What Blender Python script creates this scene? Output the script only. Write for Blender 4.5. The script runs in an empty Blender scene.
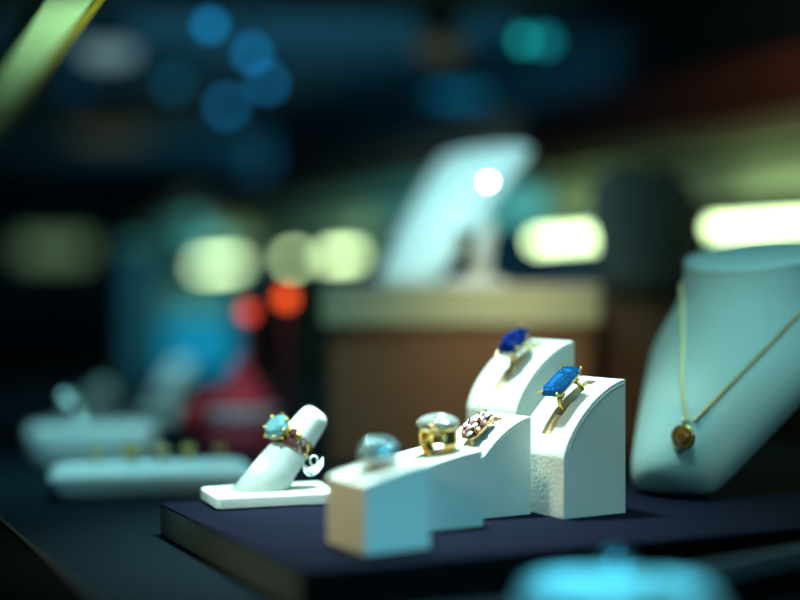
import bpy, math, random
from mathutils import Vector, Matrix
random.seed(7)
PI = math.pi
CM = 0.01
sc = bpy.context.scene
col = sc.collection
EYE = 12.7            # camera height above the deck, cm
F = 1400.0            # focal length in pixels of an 800 px wide frame


def at(px, py, Y):
    """photo pixel + distance (cm) -> point in cm"""
    return Vector(((px - 400) / F * Y, Y, EYE + (300 - py) / F * Y))


def s2l(c):
    return tuple(((v / 255) / 12.92 if v / 255 <= .04045 else ((v / 255 + .055) / 1.055) ** 2.4) for v in c)


# ------------------------------------------------------------------ materials
def mat(name, rgb, rough=.5, metal=0, bump=0, bscale=300, trans=0, coat=0, vary=0, ior=1.5, sheen=0, spec=.5):
    m = bpy.data.materials.new(name)
    m.use_nodes = True
    nt = m.node_tree
    b = nt.nodes['Principled BSDF']
    b.inputs['Base Color'].default_value = (*rgb, 1)
    b.inputs['Roughness'].default_value = rough
    b.inputs['Metallic'].default_value = metal
    b.inputs['Transmission Weight'].default_value = trans
    b.inputs['Coat Weight'].default_value = coat
    b.inputs['IOR'].default_value = ior
    b.inputs['Sheen Weight'].default_value = sheen
    b.inputs['Specular IOR Level'].default_value = spec
    if bump or vary:
        tc = nt.nodes.new('ShaderNodeTexCoord')
        n = nt.nodes.new('ShaderNodeTexNoise')
        n.inputs['Scale'].default_value = bscale
        n.inputs['Detail'].default_value = 4
        nt.links.new(tc.outputs['Object'], n.inputs['Vector'])
        if bump:
            bp = nt.nodes.new('ShaderNodeBump')
            bp.inputs['Strength'].default_value = bump
            bp.inputs['Distance'].default_value = .0008
            nt.links.new(n.outputs['Fac'], bp.inputs['Height'])
            nt.links.new(bp.outputs['Normal'], b.inputs['Normal'])
        if vary:
            mx = nt.nodes.new('ShaderNodeMix')
            mx.data_type = 'RGBA'
            mx.inputs[6].default_value = (*[c * (1 - vary) for c in rgb], 1)
            mx.inputs[7].default_value = (*[min(1, c * (1 + vary)) for c in rgb], 1)
            nt.links.new(n.outputs['Fac'], mx.inputs[0])
            nt.links.new(mx.outputs[2], b.inputs['Base Color'])
    return m


def wood(name, a, b_, scale=30):
    m = mat(name, a, .45)
    nt = m.node_tree
    b = nt.nodes['Principled BSDF']
    tc = nt.nodes.new('ShaderNodeTexCoord')
    mp = nt.nodes.new('ShaderNodeMapping')
    mp.inputs['Scale'].default_value = (1, 6, 6)
    n = nt.nodes.new('ShaderNodeTexNoise')
    n.inputs['Scale'].default_value = scale
    n.inputs['Detail'].default_value = 6
    mx = nt.nodes.new('ShaderNodeMix')
    mx.data_type = 'RGBA'
    mx.inputs[6].default_value = (*a, 1)
    mx.inputs[7].default_value = (*b_, 1)
    nt.links.new(tc.outputs['Object'], mp.inputs['Vector'])
    nt.links.new(mp.outputs['Vector'], n.inputs['Vector'])
    nt.links.new(n.outputs['Fac'], mx.inputs[0])
    nt.links.new(mx.outputs[2], b.inputs['Base Color'])
    return m


def emit(name, rgb, strength):
    m = bpy.data.materials.new(name)
    m.use_nodes = True
    nt = m.node_tree
    nt.nodes.remove(nt.nodes['Principled BSDF'])
    e = nt.nodes.new('ShaderNodeEmission')
    e.inputs['Color'].default_value = (*rgb, 1)
    e.inputs['Strength'].default_value = strength
    nt.links.new(e.outputs[0], nt.nodes['Material Output'].inputs['Surface'])
    return m


M = dict(
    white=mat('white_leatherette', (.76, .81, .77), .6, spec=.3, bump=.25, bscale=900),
    pebble=mat('white_pebbled_leatherette', (.76, .81, .77), .6, spec=.3, bump=.3, bscale=460),
    suede=mat('white_suede', (.76, .81, .78), .85, bump=.12, bscale=1500, spec=.15),
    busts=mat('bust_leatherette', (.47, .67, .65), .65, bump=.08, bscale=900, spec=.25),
    chaingold=mat('chain_gold', (.95, .76, .36), .55, 1),
    softgold=mat('soft_gold', (1.0, .66, .18), .5, 1),
    slotshade=mat('slot_shade_tan', (.72, .62, .40), .7),  # tan shade and gold reflection in the slots, put into the colour
    navy=mat('navy_velvet', (.0032, .0046, .015), .9, bump=.2, bscale=1800, vary=.25, spec=.06),
    deck=mat('deck_fabric', (.0028, .0085, .014), .85, bump=.2, bscale=1200, vary=.2, spec=.06),
    greyside=mat('grey_board', (.085, .125, .135), .6),
    gold=mat('yellow_gold', (.98, .64, .18), .24, 1),
    palegold=mat('pale_gold', (.90, .70, .34), .2, 1),
    silver=mat('silver', (.72, .80, .84), .18, 1),
    rosegold=mat('rose_gold', (.92, .55, .28), .2, 1),
    sapphire=mat('deep_blue_stone', (.012, .05, .42), .02, 0, trans=.85, coat=1, ior=1.75),
    topaz=mat('bright_blue_stone', (.03, .30, .92), .03, .15, trans=.8, coat=1, ior=1.65),
    aqua=mat('pale_blue_stone', (.36, .84, .95), .04, .2, trans=.62, coat=1, ior=1.7),
    garnet=mat('brown_stone', (.16, .05, .06), .05, 0, trans=.4, coat=1, ior=1.75),
    amber=mat('amber_stone', (.80, .24, .02), .03, 0, trans=.7, coat=1, ior=1.7),
    pink=mat('pink_stone', (.85, .42, .52), .04, 0, trans=.5, coat=1, ior=1.7),
    mirror=mat('sparkling_facets', (.92, .96, .97), .08, 1),
    darkstone=mat('dark_teal_stone', (.004, .05, .07), .08, coat=1),
    satin=mat('satin_facets', (.80, .92, .84), .32, 1),
    diamond=mat('clear_stone', (.85, .93, .95), .03, 0, trans=.55, coat=1, ior=2.2),
    paper=mat('paper', (.78, .84, .82), .7),
    ink=mat('ink', (.12, .25, .27), .7),
    black=mat('black_velvet', (.003, .004, .004), .95, spec=.0),
    charcoal=mat('charcoal_matte', (.075, .09, .08), .9, bump=.1, spec=.1),
    bronze=mat('dark_bronze', (.02, .014, .008), .5, .3),
    alu=mat('pale_green_metal', (.38, .58, .38), .5, .1),
    brass=mat('brass_edge', (.42, .34, .03), .4, .5),
    wall=mat('dark_blue_wall', (.020, .050, .075), .85, vary=.2, bscale=4),
    ceil=mat('dark_blue_ceiling', (.008, .040, .062), .85, vary=.2, bscale=4),
    wood=wood('brown_wood', (.11, .055, .026), (.20, .11, .055)),
    redwood=wood('red_brown_wood', (.085, .026, .016), (.16, .05, .03)),
    olive=mat('pale_olive_laminate', (.40, .44, .28), .5),
    paleboard=mat('pale_green_board', (.62, .72, .52), .5),
    tealp=mat('teal_laminate', (.03, .10, .11), .55),
    cyanp=mat('cyan_card', (.02, .60, .80), .6),
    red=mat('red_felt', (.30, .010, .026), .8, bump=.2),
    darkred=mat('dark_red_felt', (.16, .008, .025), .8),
    slate=mat('slate_lit_deck', (.05, .085, .11), .6),
    grey=mat('grey_ribbon', (.30, .32, .36), .5),
)
M['tube'] = emit('fluorescent_glow', (.72, 1.0, .50), 7.0)
M['bluelamp'] = emit('blue_led_glow', (.015, .42, .95), 1.9)
M['dimblue'] = emit('dim_blue_led_glow', (.02, .42, .75), .35)
M['faint'] = emit('faint_blue_led_glow', (.02, .34, .75), .12)
M['teallamp'] = emit('teal_led_glow', (.02, .85, .80), 1.5)
M['teal2'] = emit('dim_teal_led_glow', (.01, .45, .48), 1.2)
M['greylamp'] = emit('cool_white_glow', (.35, .62, .70), .40)
M['warmlamp'] = emit('warm_dim_glow', (.45, .50, .28), .09)
M['orangelamp'] = emit('orange_bulb_glow', (1.0, .10, .02), 2.2)
M['greenlamp'] = emit('green_white_glow', (.45, .80, .42), .22)


# ------------------------------------------------------------------ mesh builder
class MB:
    def __init__(s):
        s.v, s.f, s.mi, s.sm = [], [], [], []

    def add(s, vs, fs, mi=0, smooth=False, mx=None):
        o = len(s.v)
        for v in vs:
            v = Vector(v)
            s.v.append(mx @ v if mx is not None else v)
        for f in fs:
            s.f.append([o + i for i in f])
            s.mi.append(mi)
            s.sm.append(smooth)
        return s

    def box(s, x0, x1, y0, y1, z0, z1, mi=0, mx=None):
        vs = [(x, y, z) for z in (z0, z1) for y in (y0, y1) for x in (x0, x1)]
        return s.add(vs, [(0, 2, 3, 1), (4, 5, 7, 6), (0, 1, 5, 4), (1, 3, 7, 5), (3, 2, 6, 7), (2, 0, 4, 6)], mi, False, mx)

    def loft(s, rings, mi=0, smooth=True, caps=(True, True), mx=None, closed=False):
        n = len(rings[0])
        vs = [p for r in rings for p in r]
        fs = []
        m = len(rings)
        for i in range(m if closed else m - 1):
            a, b = i * n, ((i + 1) % m) * n
            for j in range(n):
                k = (j + 1) % n
                fs.append((a + j, a + k, b + k, b + j))
        if not closed:
            if caps[0]:
                fs.append(tuple(range(n))[::-1])
            if caps[1]:
                fs.append(tuple(range((m - 1) * n, m * n)))
        return s.add(vs, fs, mi, smooth, mx)

    def lathe(s, prof, n=24, mi=0, smooth=True, mx=None):
        rings = [[(r * math.cos(2 * PI * j / n), r * math.sin(2 * PI * j / n), z) for j in range(n)] for r, z in prof]
        return s.loft(rings, mi, smooth, (True, True), mx)

    def tube(s, pts, r, n=8, mi=0, smooth=True, mx=None, closed=False):
        pts = [Vector(p) for p in pts]
        rings = []
        L = len(pts)
        prev = None
        for i, p in enumerate(pts):
            if closed:
                d = pts[(i + 1) % L] - pts[i - 1]
            else:
                d = pts[min(i + 1, L - 1)] - pts[max(i - 1, 0)]
            d.normalize()
            if prev is None:
                a = d.orthogonal().normalized()
            else:
                a = (prev - d * prev.dot(d))
                a = a.normalized() if a.length > 1e-6 else d.orthogonal().normalized()
            prev = a
            b = d.cross(a)
            rr = r[i] if isinstance(r, (list, tuple)) else r
            rings.append([p + a * rr * math.cos(2 * PI * j / n) + b * rr * math.sin(2 * PI * j / n) for j in range(n)])
        return s.loft(rings, mi, smooth, (True, True), mx, closed)

    def ball(s, c, r, n=12, mi=0, sq=(1, 1, 1), mx=None, smooth=True):
        c = Vector(c)
        rings = []
        for i in range(1, n // 2):
            t = PI * i / (n // 2)
            rings.append([c + Vector((r * sq[0] * math.sin(t) * math.cos(2 * PI * j / n), r * sq[1] * math.sin(t) * math.sin(2 * PI * j / n), -r * sq[2] * math.cos(t))) for j in range(n)])
        return s.loft(rings, mi, smooth, (True, True), mx)

    def build(s, name, mats, parent=None, bevel=0, seg=3, sub=0, autosmooth=None):
        me = bpy.data.meshes.new(name)
        me.from_pydata([v * CM for v in s.v], [], s.f)
        ms = mats if isinstance(mats, (list, tuple)) else [mats]
        for m in ms:
            me.materials.append(m)
        for p, mi, sm in zip(me.polygons, s.mi, s.sm):
            p.material_index = mi
            p.use_smooth = sm
        me.update()
        o = bpy.data.objects.new(name, me)
        col.objects.link(o)
        if parent:
            o.parent = parent
        if bevel:
            md = o.modifiers.new('bevel', 'BEVEL')
            md.width = bevel * CM
            md.segments = seg
            md.limit_method = 'ANGLE'
            md.angle_limit = math.radians(38)
            md.harden_normals = False
        if sub:
            md = o.modifiers.new('sub', 'SUBSURF')
            md.levels = md.render_levels = sub
        return o


def tag(o, label=None, cat=None, group=None, kind=None):
    if label:
        o['label'] = label
    if cat:
        o['category'] = cat
    if group:
        o['group'] = group
    if kind:
        o['kind'] = kind
    return o


def thing(name, label, cat, loc=(0, 0, 0), rz=0, group=None, rot=None):
    o = bpy.data.objects.new(name, None)
    o.empty_display_size = .01
    col.objects.link(o)
    o.location = Vector(loc) * CM
    if rot is not None:
        o.rotation_euler = rot.to_euler()
    else:
        o.rotation_euler = (0, 0, rz)
    return tag(o, label, cat, group)


def rrect(hx, hy, r, z, n=6):
    """rounded rectangle outline"""
    r = max(1e-3, min(r, hx - 1e-3, hy - 1e-3))
    out = []
    for cx, cy, a0 in ((hx - r, hy - r, 0), (-hx + r, hy - r, PI / 2), (-hx + r, -hy + r, PI), (hx - r, -hy + r, 1.5 * PI)):
        for i in range(n + 1):
            a = a0 + PI / 2 * i / n
            out.append((cx + r * math.cos(a), cy + r * math.sin(a), z))
    return out


def slab(mb, hx, hy, z0, z1, r, e=.15, mi=0, k=5, mx=None, bottom=True):
    """slab with rounded corners and rounded upper (and lower) edges"""
    rings = []
    if bottom:
        for i in range(k + 1):
            a = PI / 2 * i / k
            rings.append(rrect(hx - e * (1 - math.sin(a)), hy - e * (1 - math.sin(a)), r, z0 + e * (1 - math.cos(a))))
    else:
        rings.append(rrect(hx, hy, r, z0))
    for i in range(k + 1):
        a = PI / 2 * i / k
        rings.append(rrect(hx - e * (1 - math.cos(a)), hy - e * (1 - math.cos(a)), r, z1 - e * (1 - math.sin(a))))
    return mb.loft(rings, mi, True, (True, True), mx)


# ------------------------------------------------------------------ gem shapes (flat shaded facets)
def gem_round(mb, c, r, sx=1, sy=1, n=12, crown=.32, pav=.75, mi=0, mx=None, table=.58):
    c = Vector(c)
    def ring(rad, z, ph):
        return [c + Vector((rad * sx * math.cos(2 * PI * (j + ph) / n), rad * sy * math.sin(2 * PI * (j + ph) / n), z)) for j in range(n)]
    rings = [ring(.04 * r, -pav * r, 0), ring(.55 * r, -.38 * pav * r, .5), ring(r, -.03 * r, 0), ring(r, .03 * r, 0), ring(.82 * r, crown * r * .55, .5), ring(table * r, crown * r, 0)]
    return mb.loft(rings, mi, False, (True, True), mx)


def gem_emerald(mb, c, lx, ly, h, cut=.22, mi=0, mx=None):
    c = Vector(c)
    def ring(a, b, z):
        k = cut * min(a, b) * 2
        return [c + Vector(p) for p in ((a, b - k, z), (a - k, b, z), (-a + k, b, z), (-a, b - k, z), (-a, -b + k, z), (-a + k, -b, z), (a - k, -b, z), (a, -b + k, z))]
    a, b = lx / 2, ly / 2
    rings = [ring(a * .35, b * .12, -h * .62), ring(a * .62, b * .5, -h * .42), ring(a * .88, b * .82, -h * .18), ring(a, b, 0), ring(a, b, h * .06), ring(a * .88, b * .84, h * .2), ring(a * .72, b * .62, h * .32)]
    return mb.loft(rings, mi, False, (True, True), mx)


def band(mb, r, w0, w1, t, n=40, mi=0, cz=0):
    """ring band, axis along local Y, centre (0,0,cz); width w0 at the bottom, w1 at the top"""
    rings = []
    for i in range(n):
        a = 2 * PI * i / n
        k = (1 + math.sin(a)) / 2
        w = w0 + (w1 - w0) * k ** 1.5
        sec = []
        for q in range(10):
            b = 2 * PI * q / 10
            rr = r + t / 2 + t / 2 * math.cos(b)
            sec.append((rr * math.cos(a), w / 2 * math.sin(b), cz + rr * math.sin(a)))
        rings.append(sec)
    return mb.loft(rings, mi, True, (False, False), None, True)


def prong(mb, p0, p1, r=.05, mi=0):
    p0, p1 = Vector(p0), Vector(p1)
    mb.tube([p0, p0.lerp(p1, .5), p1], [r * 1.1, r, r * .9], 8, mi)
    mb.ball(p1, r * 1.35, 8, mi)


# ------------------------------------------------------------------ the setting
A25 = math.radians(25)
U = Vector((-math.sin(A25), math.cos(A25), 0))   # runs away to the left
V = Vector((math.cos(A25), math.sin(A25), 0))    # runs away to the right

b = MB().box(-240, 240, 8, 520, -4, 0)
tag(b.build('floor', M['deck']), 'dark blue fabric covered display deck', kind='structure')
b = MB().box(-240, 240, 500, 505, 0, 46)
tag(b.build('wall_back', M['wall']), kind='structure')
b = MB().box(-240, -236, 8, 500, 0, 46)
tag(b.build('wall_left', M['wall']), kind='structure')
b = MB().box(-240, 240, 110, 505, 46, 48)
tag(b.build('ceiling', M['ceil']), kind='structure')

# case edge rail at lower left, with its brown lip
t = thing('trim_1', 'dark bronze bottom rail along left edge of deck', 'rail', (-24.5, 82.7, 0), math.radians(115))
t['kind'] = 'structure'
MB().box(-60, 60, .25, 45, 0, .55).build('rail_bar', M['black'], t, .08)
MB().box(-60, 60, 0, .25, 0, .7).build('rail_lip', M['bronze'], t, .05)

# upper rail of the case
t = thing('upper_rail', 'pale green metal case rail crossing the upper left corner', 'rail', (-18.3, 80, 29.0), math.radians(111))
MB().box(-30, 90, -.2, 2.4, 0, 1.8).build('rail_channel', M['alu'], t, .25)
e = MB().box(-30, 90, -.7, -.2, -.05, .6).build('rail_edge', M['brass'], t, .1)
e['label'] = 'brass coloured edge strip'

# low bar added in front of the platform; its strip paints lit deck
t = thing('low_bar', 'low dark bar with slate blue strip painted as lit deck at the lower right front', 'rail', (8.6, 54.4, 0), math.radians(40))
MB().box(0, 16, -.5, 0, 0, 1.0).build('bar_base', M['black'], t, .03)
MB().box(0, 16, -.5, 0, 1.0, 1.85).build('lit_deck_strip', M['slate'], t, .1)

# ------------------------------------------------------------------ platform
pl = thing('display_platform', 'low raised platform with navy velvet top and grey edge', 'platform', (-13.0, 75.9, 0), A25)
PW, PD, PH = 50.0, 21.2, 1.7
MB().box(0, PW, -PD, 0, 0, PH - .12).build('platform_board', M['greyside'], pl, .05)
MB().box(-.04, PW + .04, -PD - .04, .04, PH - .12, PH).build('velvet_top', M['navy'], pl, .05)
e = MB().box(.05, PW + .02, -PD - .08, -PD - .03, .0, PH - .1).build('front_shade', M['black'], pl, .01)  # added black sheet; shade of the front face put into its colour
PZ = PH

# ------------------------------------------------------------------ slant ring blocks
TH = math.radians(31)
P_ = Vector((math.cos(TH), math.sin(TH), 0))
W_ = Vector((-math.sin(TH), math.cos(TH), 0))
EXP = 1.5


def prof(z0, rise, D, s, ex=EXP):
    return Vector((s * D, 0, z0 + rise * max(0, 1 - (1 - s) ** ex) ** (1 / ex)))


def make_block(label, near, W, D, z0, rise, bevel, slot=(.10, .86), well=(.30, .72), seam=True, ex=EXP):
    t = thing('ring_display_block', label, 'ring stand', (near.x, near.y, PZ), TH, 'white slant ring stands')
    S = []
    N = 22
    for i in range(N + 1):
        S.append((1 - math.cos(PI / 2 * i / N)) if rise > 2 else i / N)
    S = sorted(set(S) | {slot[0], slot[0] + .004, slot[1], slot[1] - .004, well[0], well[0] + .004, well[1], well[1] - .004})
    cw = .42
    ys = [0, W / 2 - cw, W / 2 - cw + .01, W / 2 + cw - .01, W / 2 + cw, W]
    mb = MB()
    rows = []
    for s in S:
        p = prof(z0, rise, D, s, ex)
        a_, c_ = prof(z0, rise, D, max(0, s - .01), ex), prof(z0, rise, D, min(1, s + .01), ex)
        tn = (c_ - a_).normalized()
        nrm = Vector((-tn.z, 0, tn.x))
        row = []
        for k, y in enumerate(ys):
            q = p.copy()
            if k in (2, 3) and slot[0] < s < slot[1]:
                d = 1.35 if well[0] < s < well[1] else .22
                if d > .5:
                    q = q - Vector((0, 0, min(d, p.z - .2)))
                else:
                    q = q - nrm * d
            row.append(Vector((q.x, y, q.z)))
        rows.append(row)
    n = len(ys)
    vs = [v for r in rows for v in r]
    fs, mi = [], []
    for i in range(len(rows) - 1):
        for j in range(n - 1):
            fs.append((i * n + j, (i + 1) * n + j, (i + 1) * n + j + 1, i * n + j + 1)[::-1])
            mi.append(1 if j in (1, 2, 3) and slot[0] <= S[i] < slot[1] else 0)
    m = len(rows)
    base = len(vs)
    vs += [Vector((0, 0, 0)), Vector((D, 0, 0)), Vector((D, W, 0)), Vector((0, W, 0))]
    fs.append(tuple([base] + [base + 1] + [i * n for i in range(m - 1, -1, -1)])); mi.append(0)
    fs.append(tuple([base + 2, base + 3] + [i * n + n - 1 for i in range(m)])); mi.append(0)
    fs.append(tuple([base + 3, base] + list(range(n)))); mi.append(0)
    fs.append(tuple([base + 1, base + 2] + [(m - 1) * n + j for j in range(n - 1, -1, -1)])); mi.append(0)
    fs.append((base, base + 3, base + 2, base + 1)); mi.append(0)
    for f, k in zip(fs, mi):
        mb.f.append(list(f)); mb.mi.append(k); mb.sm.append(False)
    mb.v = vs
    mb.build('block_body', [M['pebble'], M['slotshade']], t, bevel, 4 if bevel > .15 else 2)
    if seam:
        for y, sg in ((-.005, -1), (W + .005, 1)):
            pts = []
            for i in range(24):
                s = .03 + .95 * (1 - math.cos(PI / 2 * i / 23))
                p = prof(z0, rise, D, s, ex)
                a_, c_ = prof(z0, rise, D, max(0, s - .01), ex), prof(z0, rise, D, min(1, s + .01), ex)
                tn = (c_ - a_).normalized()
                p = p - Vector((-tn.z, 0, tn.x)) * .2
                pts.append((p.x, y, p.z))
            MB().tube(pts, .03, 6).build('seam', M['white'], t)
    return t


def on_block(near, W, D, z0, rise, s, lift=0, ex=EXP, tilt=1.0, side=0):
    """point and frame of a ring seated in the slot"""
    p = prof(z0, rise, D, s, ex)
    a_, c_ = prof(z0, rise, D, s - .02, ex), prof(z0, rise, D, s + .02, ex)
    ang = math.atan2(c_.z - a_.z, c_.x - a_.x) * tilt
    nrm = Vector((-math.sin(ang), 0, math.cos(ang)))
    p = p + nrm * lift
    w = Vector((near.x, near.y, PZ)) + P_ * p.x + W_ * (W / 2 + side) + Vector((0, 0, p.z))
    rot = Matrix.Rotation(TH, 3, 'Z') @ Matrix.Rotation(-ang, 3, 'Y')
    return w, rot


ND = Vector((8.22, 70.3, 0))
NC = Vector((3.30, 69.90, 0))
NE = Vector((6.27, 75.94, 0))
NB = Vector((.70, 66.2, 0))
NA = Vector((-1.51, 60.4, 0))
make_block('tall white slant ring stand holding the emerald-cut bright blue ring', ND, 4, 4, 3.0, 3.9, .06)
make_block('short white slant ring stand holding the pink cluster ring', NC, 4, 4, 1.1, 3.9, .06)
make_block('tallest white slant ring stand at the back under the oval dark blue ring', NE, 4.7, 4, 4.8, 3.9, .06)
make_block('low white ring stand under the gold ring with clear stones', NB, 4, 3.9, 2.9, .8, .22, seam=False, ex=1.2)
make_block('low white ring stand under the silver dome ring, closest to the camera', NA, 3.5, 3.3, 3.0, .75, .25, seam=False, ex=1.2)

# --- emerald cut bright blue ring on block D
w, r = on_block(ND, 4, 4, 3.0, 3.9, .47, .16)
t = thing('gemstone_ring', 'gold ring with a large rectangular bright blue stone', 'ring', w + Vector((.12, 0, .15)), rot=r, group='rings on the slant stands')
t.scale = (1.18,) * 3
mb = MB(); band(mb, .64, .26, .42, .13, cz=-.24); mb.build('ring_band', M['gold'], t)
mb = MB()
for sx in (-1, 1):
    for sy in (-1, 1):
        prong(mb, (.45 * sx, .2 * sy, .25), (.93 * sx * .93, .68 * sy * .96, .86), .055)
    mb.tube([(.5 * sx, -.55, .45), (.5 * sx, .55, .45)], .05, 8)
mb.tube(rrect(.78, .55, .12, .62, 3), .055, 8, closed=True)
mb.build('setting', M['gold'], t)
mb = MB(); gem_emerald(mb, (0, 0, .74), 1.9, 1.42, .75); mb.build('gemstone', M['topaz'], t)

# --- oval deep blue ring on block E
w, r = on_block(NE, 4.7, 4, 4.8, 3.9, .46, .2)
t = thing('gemstone_ring', 'pale gold ring with an oval dark blue stone in claws', 'ring', w + Vector((.42, 0, .12)), rot=r, group='rings on the slant stands')
t.scale = (1.4,) * 3
mb = MB(); band(mb, .78, .22, .36, .12, cz=-.42); mb.build('ring_band', M['palegold'], t)
mb = MB()
for k in range(8):
    a = 2 * PI * (k + .5) / 8
    prong(mb, (.38 * math.cos(a), .3 * math.sin(a), .22), (.86 * math.cos(a), .66 * math.sin(a), .84), .05)
mb.tube([(.62 * math.cos(2 * PI * i / 24), .48 * math.sin(2 * PI * i / 24), .5) for i in range(24)], .05, 8, closed=True)
mb.build('setting', M['palegold'], t)
mb = MB(); gem_round(mb, (0, 0, .74), .82, 1, .77, 14, .36, .6); mb.build('gemstone', M['sapphire'], t)

# --- pink cluster ring on block C
w, r = on_block(NC, 4, 4, 1.1, 3.9, .47, .14)
t = thing('gemstone_ring', 'rose gold cluster ring with small pink and clear stones', 'ring', w + Vector((.45, 0, .1)), rot=r, group='rings on the slant stands')
t.scale = (1.1,) * 3
mb = MB(); band(mb, .78, .24, .4, .12, cz=-.42); mb.build('ring_band', M['rosegold'], t)
mb = MB()
slab(mb, .86, .6, .3, .46, .4, .06)
for k in range(9):
    a = 2 * PI * k / 9
    mb.tube([(.78 * math.cos(a), .55 * math.sin(a), .38), (.86 * math.cos(a), .6 * math.sin(a), .62), (.72 * math.cos(a), .5 * math.sin(a), .8)], .045, 8)
mb.build('setting', M['rosegold'], t)
k = 0
for ri, cnt in ((0, 1), (.38, 5), (.70, 9)):
    for j in range(cnt):
        a = 2 * PI * j / cnt + ri
        mb = MB()
        gem_round(mb, (ri * math.cos(a), ri * .72 * math.sin(a), .74 - .28 * ri + random.uniform(0, .1)), .2 if ri else .26, n=8, pav=.8)
        mb.build('small_stone', M['pink'] if k % 3 == 0 else (M['diamond'] if k % 3 == 1 else M['rosegold']), t)
        k += 1


def dots_on_ellipsoid(mb, a, b_, c, cz, r, rows, mi=0, top=1.35):
    for i in range(rows + 1):
        th = top * i / rows
        rad = math.sin(th)
        cnt = max(1, int(2 * PI * rad * max(a, b_) / (2.1 * r)))
        for j in range(cnt):
            ph = 2 * PI * (j + .5 * (i % 2)) / cnt
            pos = Vector((a * rad * math.cos(ph), b_ * rad * math.sin(ph), cz + c * math.cos(th)))
            n = Vector((pos.x / a ** 2, pos.y / b_ ** 2, (pos.z - cz) / c ** 2)).normalized()
            q = n.to_track_quat('Z', 'Y').to_matrix().to_4x4()
            gem_round(mb, (0, 0, 0), r, n=6, crown=.45, pav=.5, mi=mi, mx=Matrix.Translation(pos) @ q)


# --- gold ring with pave head on block B (stands up out of its slot)
w, r = on_block(NB, 4, 3.9, 2.9, .8, .60, .52, ex=1.2, tilt=.5)
t = thing('gemstone_ring', 'wide gold ring crowned with an oval of clear stones', 'ring', w, rot=Matrix.Rotation(math.radians(-52), 3, 'Z'), group='rings on the low stands')
t.location.x += .25 * CM
mb = MB(); band(mb, .80, .70, 1.35, .2, cz=0); mb.build('ring_band', M['gold'], t)
mb = MB(); mb.ball((0, 0, .84), 1, 24, sq=(1.05, 1.0, .50)); mb.build('setting', M['palegold'], t)
mb = MB(); dots_on_ellipsoid(mb, 1.05, 1.0, .50, .86, .14, 6); mb.build('clear_stones', M['diamond'], t)

# --- silver dome ring on block A
w, r = on_block(NA, 3.5, 3.3, 3.0, .75, .52, .12, ex=1.2, tilt=.5)
t = thing('gemstone_ring', 'silver dome ring paved with tiny pale blue stones', 'ring', w, rot=Matrix.Rotation(math.radians(-10), 3, 'Z'), group='rings on the low stands')
mb = MB(); band(mb, .72, .30, .75, .14, cz=-.1); mb.build('ring_band', M['silver'], t)
mb = MB(); mb.ball((0, 0, .50), 1, 24, sq=(.88, .84, .72)); mb.build('setting', M['silver'], t)
mb = MB(); dots_on_ellipsoid(mb, .88, .84, .72, .52, .11, 9, top=1.6); mb.build('pale_stones', M['aqua'], t)

# ------------------------------------------------------------------ finger ring stand
FR = math.radians(20)
fo = Vector((-7.05, 76.2, PZ))
# plate: near corner about (-9.27, 73.2)
t = thing('finger_ring_stand', 'white slanted finger ring stand on a flat rounded base', 'ring stand', fo, FR)
mb = MB(); slab(mb, 3.45, 2.2, 0, .72, .35, .16); mb.build('stand_base', M['suede'], t)
fb, ft = Vector((-.15 - .55, 0, .55)), Vector((2.45, .1, 4.45))
ax = (ft - fb).normalized()
rings = []
side = Vector((0, 1, 0))
upv = side.cross(ax).normalized() * -1
def fring(c, rad, flat=0):
    out = []
    for j in range(28):
        a = 2 * PI * j / 28
        p = c + side * rad * math.cos(a) + upv * rad * math.sin(a)
        if flat:
            k = (.70 - p.z) / ax.z
            p = p + ax * k
        out.append(p)
    return out
rings.append(fring(fb, 1.28, 1))
for k in (.36, .5, .65, .8, .92):
    rings.append(fring(fb.lerp(ft, k), 1.28 - .44 * k))
for k in range(7):
    a = PI / 2 * k / 6.2
    rings.append(fring(ft + ax * .55 * math.sin(a), .82 * (math.cos(a) ** .75)))
mb = MB(); mb.loft(rings); mb.build('finger_cone', M['suede'], t)
mb = MB(); mb.box(.6, 3.0, .35, 1.0, .715, .735); mb.build('slot', M['slotshade'], t, .01)

# ring on the finger
rc = Matrix.Translation(fo * 1) @ Matrix.Rotation(FR, 4, 'Z')
fc = rc @ fb.lerp(ft, .67)
axw = (Matrix.Rotation(FR, 3, 'Z') @ ax).normalized()
# local Y of ring = finger axis, local Z = stone direction (up, left and to the camera)
zdir = Vector((-.60, -.55, .55)); zdir = (zdir - axw * zdir.dot(axw)).normalized()
xdir = axw.cross(zdir).normalized()
rot = Matrix((xdir, axw, zdir)).transposed()
t = thing('gemstone_ring', 'chunky gold ring with pale blue and brown stones on the slanted finger', 'ring', fc, rot=rot)
mb = MB(); band(mb, 1.0, .60, 1.0, .16, 44); mb.build('ring_band', M['gold'], t)
mb = MB()
for k in range(7):
    a = 2 * PI * k / 7
    prong(mb, (.3 * math.cos(a), .3 * math.sin(a), 1.15), (.84 * math.cos(a), .76 * math.sin(a), 1.72), .085)
mb.tube([(.58 * math.cos(2 * PI * i / 20), .55 * math.sin(2 * PI * i / 20), 1.45) for i in range(20)], .08, 8, closed=True)
mb.build('setting', M['gold'], t)
mb = MB(); mb.lathe([(.2, 1.0), (.45, 1.12), (.7, 1.38), (.66, 1.38), (.4, 1.17), (.1, 1.1)], 20); mb.build('gem_cup', M['gold'], t)
mb = MB(); gem_round(mb, (0, 0, 1.58), .80, 1.1, 1.0, 9, .45, .45); mb.build('gemstone', M['aqua'], t)
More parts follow.
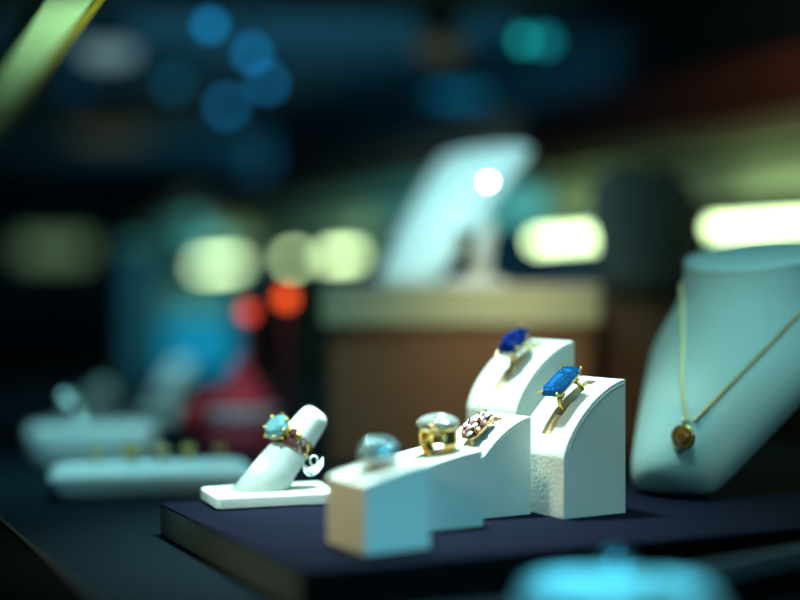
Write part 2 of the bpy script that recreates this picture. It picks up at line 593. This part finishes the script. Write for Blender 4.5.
for k in range(8):
    sgn = 1 if k % 2 else -1
    i = k // 2
    for yy in (-.26, .26):
        a = PI / 2 - sgn * (.62 + .30 * i)
        rr = 1.2
        pos = Vector((rr * math.cos(a), yy * (1 - .12 * i), rr * math.sin(a)))
        q = Vector((math.cos(a), 0, math.sin(a))).to_track_quat('Z', 'Y').to_matrix().to_4x4()
        mb = MB(); gem_round(mb, (0, 0, 0), .27 - .02 * i, n=8, crown=.5, mx=Matrix.Translation(pos) @ q)
        mb.build('side_stone', M['garnet'] if (k + (yy > 0)) % 4 else M['gold'], t)
# price tag
tp = at(313, 470, 75.5)
t = thing('price_tag', 'small curled white paper tag hanging from the chunky gold ring', 'tag', tp, math.radians(8))
mb = MB()
pts = [(-.55, .35), (-.5, .1), (-.25, -.12), (.05, -.1), (.3, .08), (.58, .45)]
vs, fs = [], []
for i, (x, z) in enumerate(pts):
    for dy, y in ((0, -.16), (1, .16)):
        for off in (0, .02):
            vs.append((x, y + .05 * i, z + off + (-.22 if dy == 0 else .22)))
for i in range(len(pts) - 1):
    a = i * 4; c = a + 4
    fs += [(a, c, c + 2, a + 2), (a + 1, a + 3, c + 3, c + 1), (a, a + 1, c + 1, c), (a + 2, c + 2, c + 3, a + 3)]
fs += [(0, 2, 3, 1), (len(vs) - 4, len(vs) - 3, len(vs) - 1, len(vs) - 2)]
mb.add(vs, fs); mb.build('paper_strip', M['paper'], t)
mb = MB()
for x0, x1, za, zb in ((-.30, -.16, -.02, -.20), (-.12, .02, -.10, -.26), (.06, .2, .04, -.12)):
    q = []
    for off in (-.015, -.04):
        for x, z in ((x0, za), (x1, za), (x1, zb), (x0, zb)):
            q.append((x, .125 + .27 * (x + .1) + (z + .11) * .73 + off, z))
    mb.add(q, [(0, 1, 2, 3), (7, 6, 5, 4), (0, 4, 5, 1), (1, 5, 6, 2), (2, 6, 7, 3), (3, 7, 4, 0)])
mb.build('tag_marks', M['ink'], t)
mb = MB(); mb.tube([(.05 + .2 * math.cos(2 * PI * i / 16), .04, .5 + .26 * math.sin(2 * PI * i / 16)) for i in range(16)], .05, 8, closed=True); mb.build('loop', M['paper'], t)

# ------------------------------------------------------------------ necklace busts
ROWS = [  # z, yc, hd, hw
    (0.0, .35, .95, 2.1), (.35, .1, 1.4, 2.5), (1.0, 0, 1.9, 2.9), (2.0, .2, 2.4, 3.4), (4.0, 1.2, 2.7, 4.3), (6.0, 2.8, 2.85, 5.3),
    (7.5, 4.2, 2.9, 5.8), (8.8, 5.3, 2.8, 5.8), (10.0, 6.3, 3.1, 5.2), (11.0, 7.0, 3.3, 4.6), (12.0, 7.4, 3.5, 4.3), (13.0, 7.6, 3.6, 4.2), (13.7, 7.7, 3.75, 4.35), (13.9, 7.7, 3.8, 4.4)]


def lean(z):
    return 1.6 * min(1, max(0, z / 11)) ** .7


def interp(z):
    for a, c in zip(ROWS, ROWS[1:]):
        if z <= c[0]:
            k = (z - a[0]) / (c[0] - a[0])
            return [a[i] + (c[i] - a[i]) * k for i in range(4)]
    return list(ROWS[-1])


def sweep(z, u):
    return 2.6 * u * u * max(0, math.sin(PI * min(1, max(0, (z - .3) / 11.5))))


def bust_mesh(neck_tilt=.28, scale=1.0, rows=ROWS):
    mb = MB()
    rings = []
    zmax = rows[-1][0]
    for z, yc, hd, hw in rows:
        ring = []
        kk = max(0, (z - 10.5) / (zmax - 10.5)) ** 1.5 if z > 10.5 else 0
        for j in range(40):
            a = 2 * PI * j / 40
            y = hd * math.sin(a)
            back = .55 if z < 9 else .55 + .45 * min(1, (z - 9) / 3)
            if y > 0:
                y *= back
            ring.append(Vector((hw * math.cos(a) + lean(z), yc + y + sweep(z, math.cos(a)), z + neck_tilt * y * kk)) * scale)
        rings.append(ring)
    mb.loft(rings)
    return mb


def surf(x, z, off=.05):
    _, yc, hd, hw = interp(z)
    return Vector((x + lean(z), yc - hd * math.sqrt(max(0, 1 - (x / hw) ** 2)) - off + sweep(z, x / hw), z))


BY = math.radians(-38)
bl = Vector((15.3, 79.0, PZ))
t = thing('necklace_bust', 'white necklace bust wearing the fine gold chain with amber pendant', 'display bust', bl, BY)
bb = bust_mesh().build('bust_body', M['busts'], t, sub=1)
t = thing('pendant_necklace', 'fine gold chain necklace with round amber pendant on the white bust', 'necklace', bl, BY)
def chain(sgn):
    pts, rad = [], []
    zs, ze, xe = 4.35, 12.0, 4.2
    for i in range(90):
        k = i / 89
        z = zs + (ze - zs) * k
        x = sgn * (xe * (k ** .92) + .12)
        pts.append(surf(x + .95 * (1 - .6 * k), z, .07))
        rad.append(.12 if i % 2 else .075)
    return pts, rad
for sg in (-1, 1):
    pts, rad = chain(sg)
    mb = MB(); mb.tube(pts, rad, 6, smooth=False); mb.build('chain', M['chaingold'], t)
pc = surf(.95, 3.5, .30)
mb = MB()
mb.tube([pc + Vector((  .58 * math.cos(2 * PI * i / 28), -.05, .58 * math.sin(2 * PI * i / 28))) for i in range(28)], .14, 8, closed=True)
mb.ball(pc + Vector((0, .06, 0)), .5, 16, sq=(1, .5, 1))
mb.tube([pc + Vector((0, 0, .55)), pc + Vector((0, .05, .78)), pc + Vector((0, .1, .95))], [.16, .13, .17], 8)
mb.build('pendant_setting', M['gold'], t)
mb = MB(); gem_round(mb, (0, 0, 0), .47, n=14, crown=.5, pav=.3, mx=Matrix.Translation(pc + Vector((0, -.14, 0))) @ Matrix.Rotation(PI / 2, 4, 'X')); mb.build('gemstone', M['amber'], t)
mb = MB(); gem_round(mb, (0, 0, 0), .16, n=8, crown=.5, pav=.3, mx=Matrix.Translation(pc + Vector((.08, -.12, .85))) @ Matrix.Rotation(PI / 2, 4, 'X')); mb.build('clear_stone', M['diamond'], t)

# ------------------------------------------------------------------ pillow pads on the deck
def pad(name, label, loc, rz, hx, hy, h, e, cat='display pad', strip=True):
    t = thing(name, label, cat, loc, rz)
    mb = MB(); slab(mb, hx, hy, 0, h, min(hx, hy) * .45, e); mb.build('pad_body', M['white'], t)
    if strip:
        mb = MB(); slab(mb, hx * .86, hy * .5, h - .02, h + .12, .2, .06, bottom=False); mb.build('pad_insert', M['suede'], t)
    return t


def small_ring(label, p, rz, stone, metal, size=.45, group=None, head=1.0):
    """little ring standing with its head up"""
    t = thing('small_ring', label, 'ring', p, rz, group)
    metal = {'gold': 'softgold', 'palegold': 'chaingold'}.get(metal, metal)
    mb = MB(); band(mb, size, .16, .34, .13, 24, cz=0); mb.build('ring_band', M[metal], t)
    mb = MB()
    for k in range(5):
        a = 2 * PI * k / 5
        mb.ball((.24 * head * math.cos(a), .24 * head * math.sin(a), size + .16), .16 * head, 8)
    mb.build('setting', M[metal], t)
    mb = MB(); gem_round(mb, (0, 0, size + .34 * head), .24 * head, n=8); mb.build('gemstone', M[stone], t)
    return t


p1 = Vector((-16.2, 91.5, 0))
R1 = math.radians(15)
pad('pillow_pad', 'long white pillow pad with a row of five small gold rings', p1, R1, 6.6, 2.6, 1.95, .9)
specs = [(97, 'leftmost plain gold ring in the row on the white pillow pad', 'amber', 'palegold', .85), (131, 'brightest gold cluster ring, second from left on the white pillow pad', 'diamond', 'gold', 1.35),
         (161, 'middle gold ring with a sparkling clear stone on the white pillow pad', 'diamond', 'palegold', 1.2), (189, 'small gold ring, second from right on the white pillow pad', 'diamond', 'gold', 1.0),
         (221, 'rightmost orange gold ring in the row on the white pillow pad', 'amber', 'rosegold', 1.0)]
for px, lab, st, me_, hd in specs:
    k = (px - 400) / F
    # walk along the pad's long axis until the pixel column matches
    tt = (k * p1.y - p1.x) / (math.cos(R1) - k * math.sin(R1))
    small_ring(lab, (p1.x + tt * math.cos(R1), p1.y + tt * math.sin(R1), 2.46), R1 + PI / 2, st, me_, .34, 'rings on the long pillow pad', hd * 1.15)

PADL = Vector((-20, 98, 44))
p2 = Vector((-24.9, 113, 0))
R2 = math.radians(12)
pad('flat_pad', 'white display block behind the pillow pad at left, topped in cyan light', p2, R2, 5.0, 4.6, 2.5, .3, strip=False)
for px, py, lab, s_ in ((66, 397, 'larger round sparkling crystal on the white block at left', .15), (78, 410, 'smaller sparkling crystal low on the white block at left', .13)):
    c = at(px, py, 111)
    t = thing('crystal_stud', lab, 'jewel', c, 0, 'crystals on the rear white block')
    h = ((PADL - c).normalized() + (Vector((0, 0, EYE)) - c).normalized()).normalized().to_track_quat('Z', 'Y').to_matrix().to_4x4()
    mb = MB(); gem_round(mb, (0, 0, 0), s_, n=10, table=.7, mx=h); mb.build('gemstone', M['satin'], t)
    mb = MB(); mb.tube([(0, 0, -s_ * .7), (0, 0, 2.5 - c.z + .02)], .06, 6); mb.build('post', M['silver'], t)

# pad at the very front
p3 = Vector((7.2, 45.9, 0))
R3 = math.radians(-8)
t = pad('front_pad', 'white pillow pad closest to the camera at the bottom edge', p3, R3, 3.5, 4.2, 3.15, .9, strip=False)
c = at(615, 566, 48.6); c.z = 3.4
t = thing('front_stud', 'silvery blue stone standing on the rear edge of the front pad', 'jewel', c, 0)
mb = MB(); mb.lathe([(.3, -.55), (.16, -.2), (.3, .1), (.3, .2)], 14); mb.build('stud_setting', M['silver'], t)
mb = MB(); gem_round(mb, (0, 0, .32), .34, n=10); mb.build('gemstone', M['aqua'], t)
c = at(650, 592, 45.0); c.z = 3.35
small_ring('dull gold ring pressed into the front pad', c + Vector((0, 0, -.35)), math.radians(60), 'amber', 'gold', .36)

# ------------------------------------------------------------------ wooden counter behind, with the rear bust
ct = thing('display_counter', 'brown wooden counter with a pale olive ledge behind the ring stands', 'counter', (-6, 108.5, 0), 0)
MB().box(.5, 21, .5, 20, 0, 10.7).build('counter_body', M['wood'], ct, .1)
MB().box(0, 21.5, 0, 20.5, 10.7, 13.7).build('counter_ledge', M['olive'], ct, .2)
MB().box(-.1, 21.6, -.1, 20.6, 13.7, 13.9).build('counter_top', M['white'], ct, .05)
CT = 13.9

SPOT = Vector((-4, 100, 40))
RB = [(0, 0, 1.3, 3.2), (.4, .1, 1.6, 3.5), (1.7, .6, 1.75, 3.9), (4, 2.1, 1.8, 4.4), (6.7, 4.0, 1.8, 5.0), (9.4, 5.9, 1.65, 5.6), (11, 7.1, 1.4, 5.8), (12.2, 7.8, .95, 5.3)]
rb = thing('necklace_bust', 'white leaning necklace bust on the counter with one bright sparkle', 'display bust', (1.3, 117.3, CT), math.radians(-48))
mb = MB()
rings = []
for z, yc, hd, hw in RB:
    rings.append([Vector((hw * math.cos(2 * PI * j / 36) - .8 + .15 * z, yc + hd * math.sin(2 * PI * j / 36) * (1 if math.sin(2 * PI * j / 36) < 0 else .5), z)) for j in range(36)])
mb.loft(rings); mb.build('bust_body', M['white'], rb, sub=1)


def facing(c, light):
    h = ((Vector(light) - c).normalized() + (Vector((0, 0, EYE)) - c).normalized()).normalized()
    return h.to_track_quat('Z', 'Y').to_matrix().to_4x4()


c = at(488, 182, 110.5)
t = thing('sparkling_pendant', 'bright sparkling pendant on the rear leaning bust', 'pendant', c, 0)
mb = MB(); gem_round(mb, (0, 0, 0), .17, n=10, table=.85, mx=facing(c, SPOT)); mb.build('gemstone', M['mirror'], t)

t = thing('ring_stand', 'small white ring stand on a flat base beside the rear bust', 'ring stand', (5.9, 111.6, CT), math.radians(10))
mb = MB(); slab(mb, 2.2, 1.5, 0, .5, .4, .2); mb.build('stand_base', M['white'], t)
mb = MB(); mb.tube([(.3, 0, .4), (.55, 0, 1.6), (.85, 0, 3.0), (1.15, 0, 4.6), (1.25, 0, 5.3)], [.8, .76, .74, .7, .4], 16); mb.build('finger_cone', M['white'], t)
c = at(462, 238, 110.2)
t = thing('small_ring', 'ring with dark teal stone on the small stand beside the rear bust', 'ring', c, math.radians(-30))
mb = MB(); band(mb, .7, .2, .4, .12, 24, cz=-.65); mb.build('ring_band', M['gold'], t)
mb = MB(); gem_round(mb, (0, 0, .2), .85, n=10); mb.build('gemstone', M['darkstone'], t)

# rounded dark form standing in for an unidentified hump, on its dark plinth
bp = thing('dark_plinth', 'dark wooden plinth under the rounded dark form', 'plinth', (24.0, 120, 0), math.radians(6))
mb = MB(); mb.box(-7.3, 5, -3, 3, 0, 12.6); mb.build('plinth_body', M['wood'], bp, .2)
t = thing('dark_form', 'rounded dark form between the two bright tubes', 'display bust', (21.3, 118.5, 12.6), math.radians(6))
t.scale = (.85,) * 3
mb = MB()
rings = []
for z, hw, hd in ((0, 4.2, 3.2), (2, 4.6, 3.3), (5, 5.2, 3.3), (8, 5.8, 3.1), (10.5, 5.6, 2.8), (12.3, 4.4, 2.0), (13.6, 2.4, .9)):
    rings.append([(hw * math.cos(2 * PI * j / 32) - .02 * z * z * .4, hd * math.sin(2 * PI * j / 32), z) for j in range(32)])
mb.loft(rings); mb.build('bust_body', M['charcoal'], t, sub=1)

# ------------------------------------------------------------------ wall cabinet running away on the right
cb = thing('wall_cabinet', 'long dark cabinet with brown cornice and strip lights on the right', 'cabinet', (46 * .72, 187 * .72, EYE * .28), math.radians(115))
cb.scale = (.72,) * 3
# local +X runs away along the wall, local -Y is into the wall
X0, X1 = -95, 330
MB().box(X0, X1, -40, -14, -4.94, 58.7).build('cabinet_back', M['wall'], cb)
b = MB().box(X0, X1, -14, 3, 36.5, 44.5); b.build('cornice', M['redwood'], cb, .3)
b = MB().box(X0, X1, -14, 1.5, 33.2, 36.5); b.build('cornice_strip', M['olive'], cb, .2)
MB().box(X0, X1, -14, -2, 32.4, 33.2).build('upper_shelf', M['wall'], cb, .05)
MB().box(X0, X1, -6.5, -4.5, 26.8, 32.0).build('light_fascia', M['paleboard'], cb, .2)
MB().box(X0, X1, -14, -1, 16.0, 17.0).build('lower_shelf', M['tealp'], cb, .1)
MB().box(X0, X1, -14, 0, -4.94, 16.0).build('cabinet_base', M['wood'], cb, .1)
for a0, a1 in ((-40, 6.5), (32, 54), (133, 147), (169, 172), (215, 246)):
    f = MB(); f.tube([(a0, 0, 22.6), (a1, 0, 22.6)], 1.1, 12)
    o = f.build('light_tube', M['tube'], cb)
    MB().box(a0 - .8, a1 + .8, -3.2, -1.3, 21.6, 23.6).build('tube_holder', M['alu'], o, .1)

# ------------------------------------------------------------------ left background
t = thing('teal_column', 'dim teal upright post in the dark left background', 'post', at(140, 300, 210) , 0)
t.location.z = 0
mb = MB(); mb.box(-1.9, 1.9, -2, 2, 0, 20.5); mb.build('post_body', M['tealp'], t, .2)
mb = MB(); mb.box(-2.4, 2.4, -2.6, 2.6, 20.5, 21.4); mb.build('post_cap', M['olive'], t, .2)

t = thing('cyan_panel', 'bright cyan display card left of the red ornament', 'panel', (-31, 215, 0), math.radians(-6))
mb = MB(); mb.box(-5.6, 5.6, -.4, .4, 1.5, 10.2); mb.build('card', M['cyanp'], t, .2)
mb = MB(); mb.box(-5.6, 5.6, -.5, .5, 10.2, 15.5); mb.build('header', M['olive'], t, .1)
mb = MB(); mb.box(-4, 4, -2.5, 2.5, 0, 1.5); mb.build('stand', M['black'], t, .2)

for px, py, Y, h_, lab, lean in ((166, 398, 150, 5.2, 'blurred pale finger ring stand in front of the cyan card', .55), (88, 410, 140, 3.4, 'dim pale finger ring stand behind the left white block', .8)):
    p = at(px, py, Y); p.z = 0
    t = thing('finger_ring_stand', lab, 'ring stand', p, 0)
    mb = MB(); slab(mb, 3, 2, 0, .8, .4, .2); mb.build('stand_base', M['white'], t)
    mb = MB(); mb.tube([(-1, 0, .6), (-1 + lean * h_ * .5, 0, h_ * .5 + .4), (-1 + lean * h_, 0, h_ + .2), (-1 + lean * (h_ + .6), 0, h_ + .8)], [1.6, 1.45, 1.25, .6], 16); mb.build('finger_cone', M['white'], t)

# red ornament
ro = at(242, 450, 117); ro.z = 0
t = thing('red_ornament', 'red felt table ornament with flared sides and a grey band', 'ornament', ro, 0)
t.scale = (.8,) * 3
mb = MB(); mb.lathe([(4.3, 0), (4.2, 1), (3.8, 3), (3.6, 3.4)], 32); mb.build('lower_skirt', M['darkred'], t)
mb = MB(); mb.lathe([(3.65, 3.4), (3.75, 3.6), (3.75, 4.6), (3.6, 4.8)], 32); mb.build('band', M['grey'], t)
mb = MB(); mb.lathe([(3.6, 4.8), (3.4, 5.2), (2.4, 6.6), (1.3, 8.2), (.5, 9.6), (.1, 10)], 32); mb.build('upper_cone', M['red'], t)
mb = MB(); mb.tube([(-2.2, -1, 6.2), (-3.6, -1, 5.0), (-4.8, -1, 3.9), (-5.6, -1, 3.2)], [.6, 1.2, 1.4, .9], 14); mb.ball((-5.0, -1, 3.6), 1.5, 14); mb.build('side_flare', M['red'], t)
ob = [(246, 312, 'dimmer orange red bulb on a dark stem over the red ornament', .75, 'bulb_red'), (284, 298, 'bright orange bulb on a dark stem right of the red ornament', .8, 'orangelamp')]
M['bulb_red'] = emit('red_bulb_glow', (.9, .07, .03), 1.5)
for px, py, lab, r_, mm in ob:
    c = at(px, py, 121)
    t = thing('bulb_lamp', lab, 'lamp', (c.x, c.y + (2 if px > 260 else 1.5), 0), 0, 'orange bulbs by the red ornament')
    mb = MB(); mb.tube([(0, 0, 0), (0, 0, c.z * .5), (0, 0, c.z - r_)], [.4, .3, .4], 10); mb.build('stem', M['darkred'], t)
    mb = MB(); mb.lathe([(1.6, 0), (1.6, .3), (.6, .6)], 20); mb.build('lamp_base', M['black'], t)
    mb = MB(); mb.ball((0, 0, c.z), r_, 16); mb.build('bulb', M[mm], t)

# ------------------------------------------------------------------ lamps under the ceiling
CZ = 46
def pendant(px, py, lab, mm, r_, sq=(1, 1, 1), cat='lamp', zc=42.5):
    Y = F * (zc - EYE) / (300 - py)
    c = at(px, py, Y)
    t = thing('ceiling_lamp', lab, cat, (c.x, c.y, zc), 0, 'lamps under the dark ceiling')
    mb = MB(); mb.ball((0, 0, 0), r_, 16, sq=sq); mb.build('bulb', M[mm], t)
    mb = MB(); mb.lathe([(r_ * .55 * sq[0], r_ * .7 * sq[2]), (r_ * .6 * sq[0], 2.6), (r_ * .9 * sq[0], CZ - zc)], 16); mb.build('socket', M['black'], t)
    return t
pendant(210, 25, 'blue ceiling lamp nearest the top edge, topmost of the blue cluster', 'bluelamp', 0.76)
pendant(252, 53, 'upper of the two touching blue ceiling lamps', 'bluelamp', 0.81)
pendant(267, 83, 'lower of the two touching blue ceiling lamps', 'bluelamp', 0.80)
pendant(227, 106, 'lowest lamp of the blue cluster, slightly deeper blue', 'bluelamp', 0.89)
pendant(174, 84, 'dim blue ceiling lamp left of the blue cluster', 'dimblue', 1.24)
pendant(78, 88, 'very dim blue ceiling lamp beside the upper rail', 'faint', 1.24)
pendant(524, 40, 'teal ceiling lamp, brighter left one of two', 'teallamp', 0.71)
pendant(545, 41, 'teal ceiling lamp overlapping the brighter one', 'teal2', 0.99)
pendant(108, 53, 'wide grey white ceiling lamp right of the upper rail', 'greylamp', 1.6, (2.2, 1, .9))
pendant(440, 48, 'wide dim brownish ceiling lamp at top centre', 'warmlamp', 1.5, (2.2, 1, .9))
pendant(462, 95, 'flat wide dim blue ceiling lamp above the rear bust', 'dimblue', 1.4, (3.6, 1, .7))
pendant(110, 136, 'long dim olive ceiling lamp at left', 'warmlamp', 1.9, (4.0, 1, .8))
c = at(55, 250, 330)
t = thing('wall_lamp', 'dim green white lamp glowing low in the far left background', 'lamp', (c.x, c.y, 0), 0)
mb = MB(); mb.box(-8, 8, -2, 2, c.z - 2.6, c.z + 2.6); mb.build('lamp_glass', M['greenlamp'], t, .8)
mb = MB(); mb.box(-1, 1, -1, 1, 0, c.z - 2.6); mb.build('lamp_post', M['black'], t)

# ------------------------------------------------------------------ lights
def area(name, loc, target, size, power, rgb, spread=180, shape='DISK'):
    l = bpy.data.lights.new(name, 'AREA')
    l.shape = shape
    l.size = size * CM
    l.energy = power
    l.color = rgb
    l.spread = math.radians(spread)
    o = bpy.data.objects.new(name, l)
    col.objects.link(o)
    o.location = Vector(loc) * CM
    d = Vector(target) - Vector(loc)
    o.rotation_euler = d.to_track_quat('-Z', 'Y').to_euler()
    return o


area('case_spotlight', (-2, 80, 52), (-1, 72, 2), 7, .84, (.68, 1, .92), 46)
area('finger_fill', (-24, 56, 32), (-7, 75, 3), 3, .022, (.60, 1, .95), 17)  # added narrow fill for the finger cone, no fixture there
area('bust_light', (14, 62, 44), (18, 80, 8), 8, .085, (.36, .95, .97), 60)
area('cyan_strip_light', (9.5, 45.5, 10), (4, 53, 1), 4, .075, (.09, .70, 1.0), 96)
area('warm_side_light', (-34, 36, 24), (4, 70, 4), 8, .05, (1, .86, .46), 40)
area('soft_fill', (40, 30, 34), (8, 72, 5), 30, .07, (.45, .94, .98), 60)
area('left_pad_light', PADL, (-20, 100, 0), 4, .38, (.33, .90, 1), 70)
area('rail_fill', (-4, 70, 18), (-24, 95, 29), 5, .40, (.72, 1, .60), 70)  # added to brighten the upper rail
area('rear_bust_fill', SPOT, (4, 117, 20), 3, .19, (.48, .95, 1), 75)  # added fill from above for the rear bust and its sparkle
area('counter_fill', (10, 90, 24), (8, 108, 9), 10, .07, (1, .86, .55), 60)  # added warm fill for the counter front
area('left_back_fill', (-22, 138, 40), (-29, 165, 4), 12, .45, (.35, .9, 1), 80)  # added so the cyan card and back stands are lit
area('ornament_fill', (-8, 96, 24), (-15, 117, 4), 4, .010, (1, .85, .85), 36)  # added fill lifting the red ornament out of the dark
area('cornice_fill', (20, 104, 34), (38, 126, 40), 10, .06, (1, .80, .55), 110)  # added warm fill so the cornice shows
area('ceiling_fill', (-10, 175, 18), (-15, 240, 46), 75, 2.8, (.11, .60, .80))  # added upward fill tinting the ceiling blue
area('rear_fill', (-20, 300, 14), (-30, 380, 46), 80, 7, (.11, .60, .80))  # second added fill, for the far ceiling and back wall

# world: faint blue ambient
w = bpy.data.worlds.new('World')
sc.world = w
w.use_nodes = True
bg = w.node_tree.nodes['Background']
bg.inputs['Color'].default_value = (.05, .28, .42, 1)
bg.inputs['Strength'].default_value = .08

# ------------------------------------------------------------------ camera
cam = bpy.data.cameras.new('camera')
co = bpy.data.objects.new('camera', cam)
col.objects.link(co)
co.location = (0, 0, EYE * CM)
co.rotation_euler = (PI / 2, 0, 0)
cam.sensor_width = 36
cam.sensor_fit = 'HORIZONTAL'
cam.lens = 36 * F / 800
cam.clip_start = .01
cam.clip_end = 50
cam.dof.use_dof = True
cam.dof.focus_distance = .73
cam.dof.aperture_fstop = 1.55
cam.dof.aperture_ratio = 1.0
sc.camera = co
sc.view_settings.view_transform = 'Standard'
sc.view_settings.look = 'None'
sc.view_settings.exposure = 0
sc.view_settings.gamma = 1
sc.view_settings.use_curve_mapping = False
sc.cycles.use_denoising = True
sc.cycles.sample_clamp_indirect = 4
sc.cycles.caustics_reflective = False
sc.cycles.caustics_refractive = False
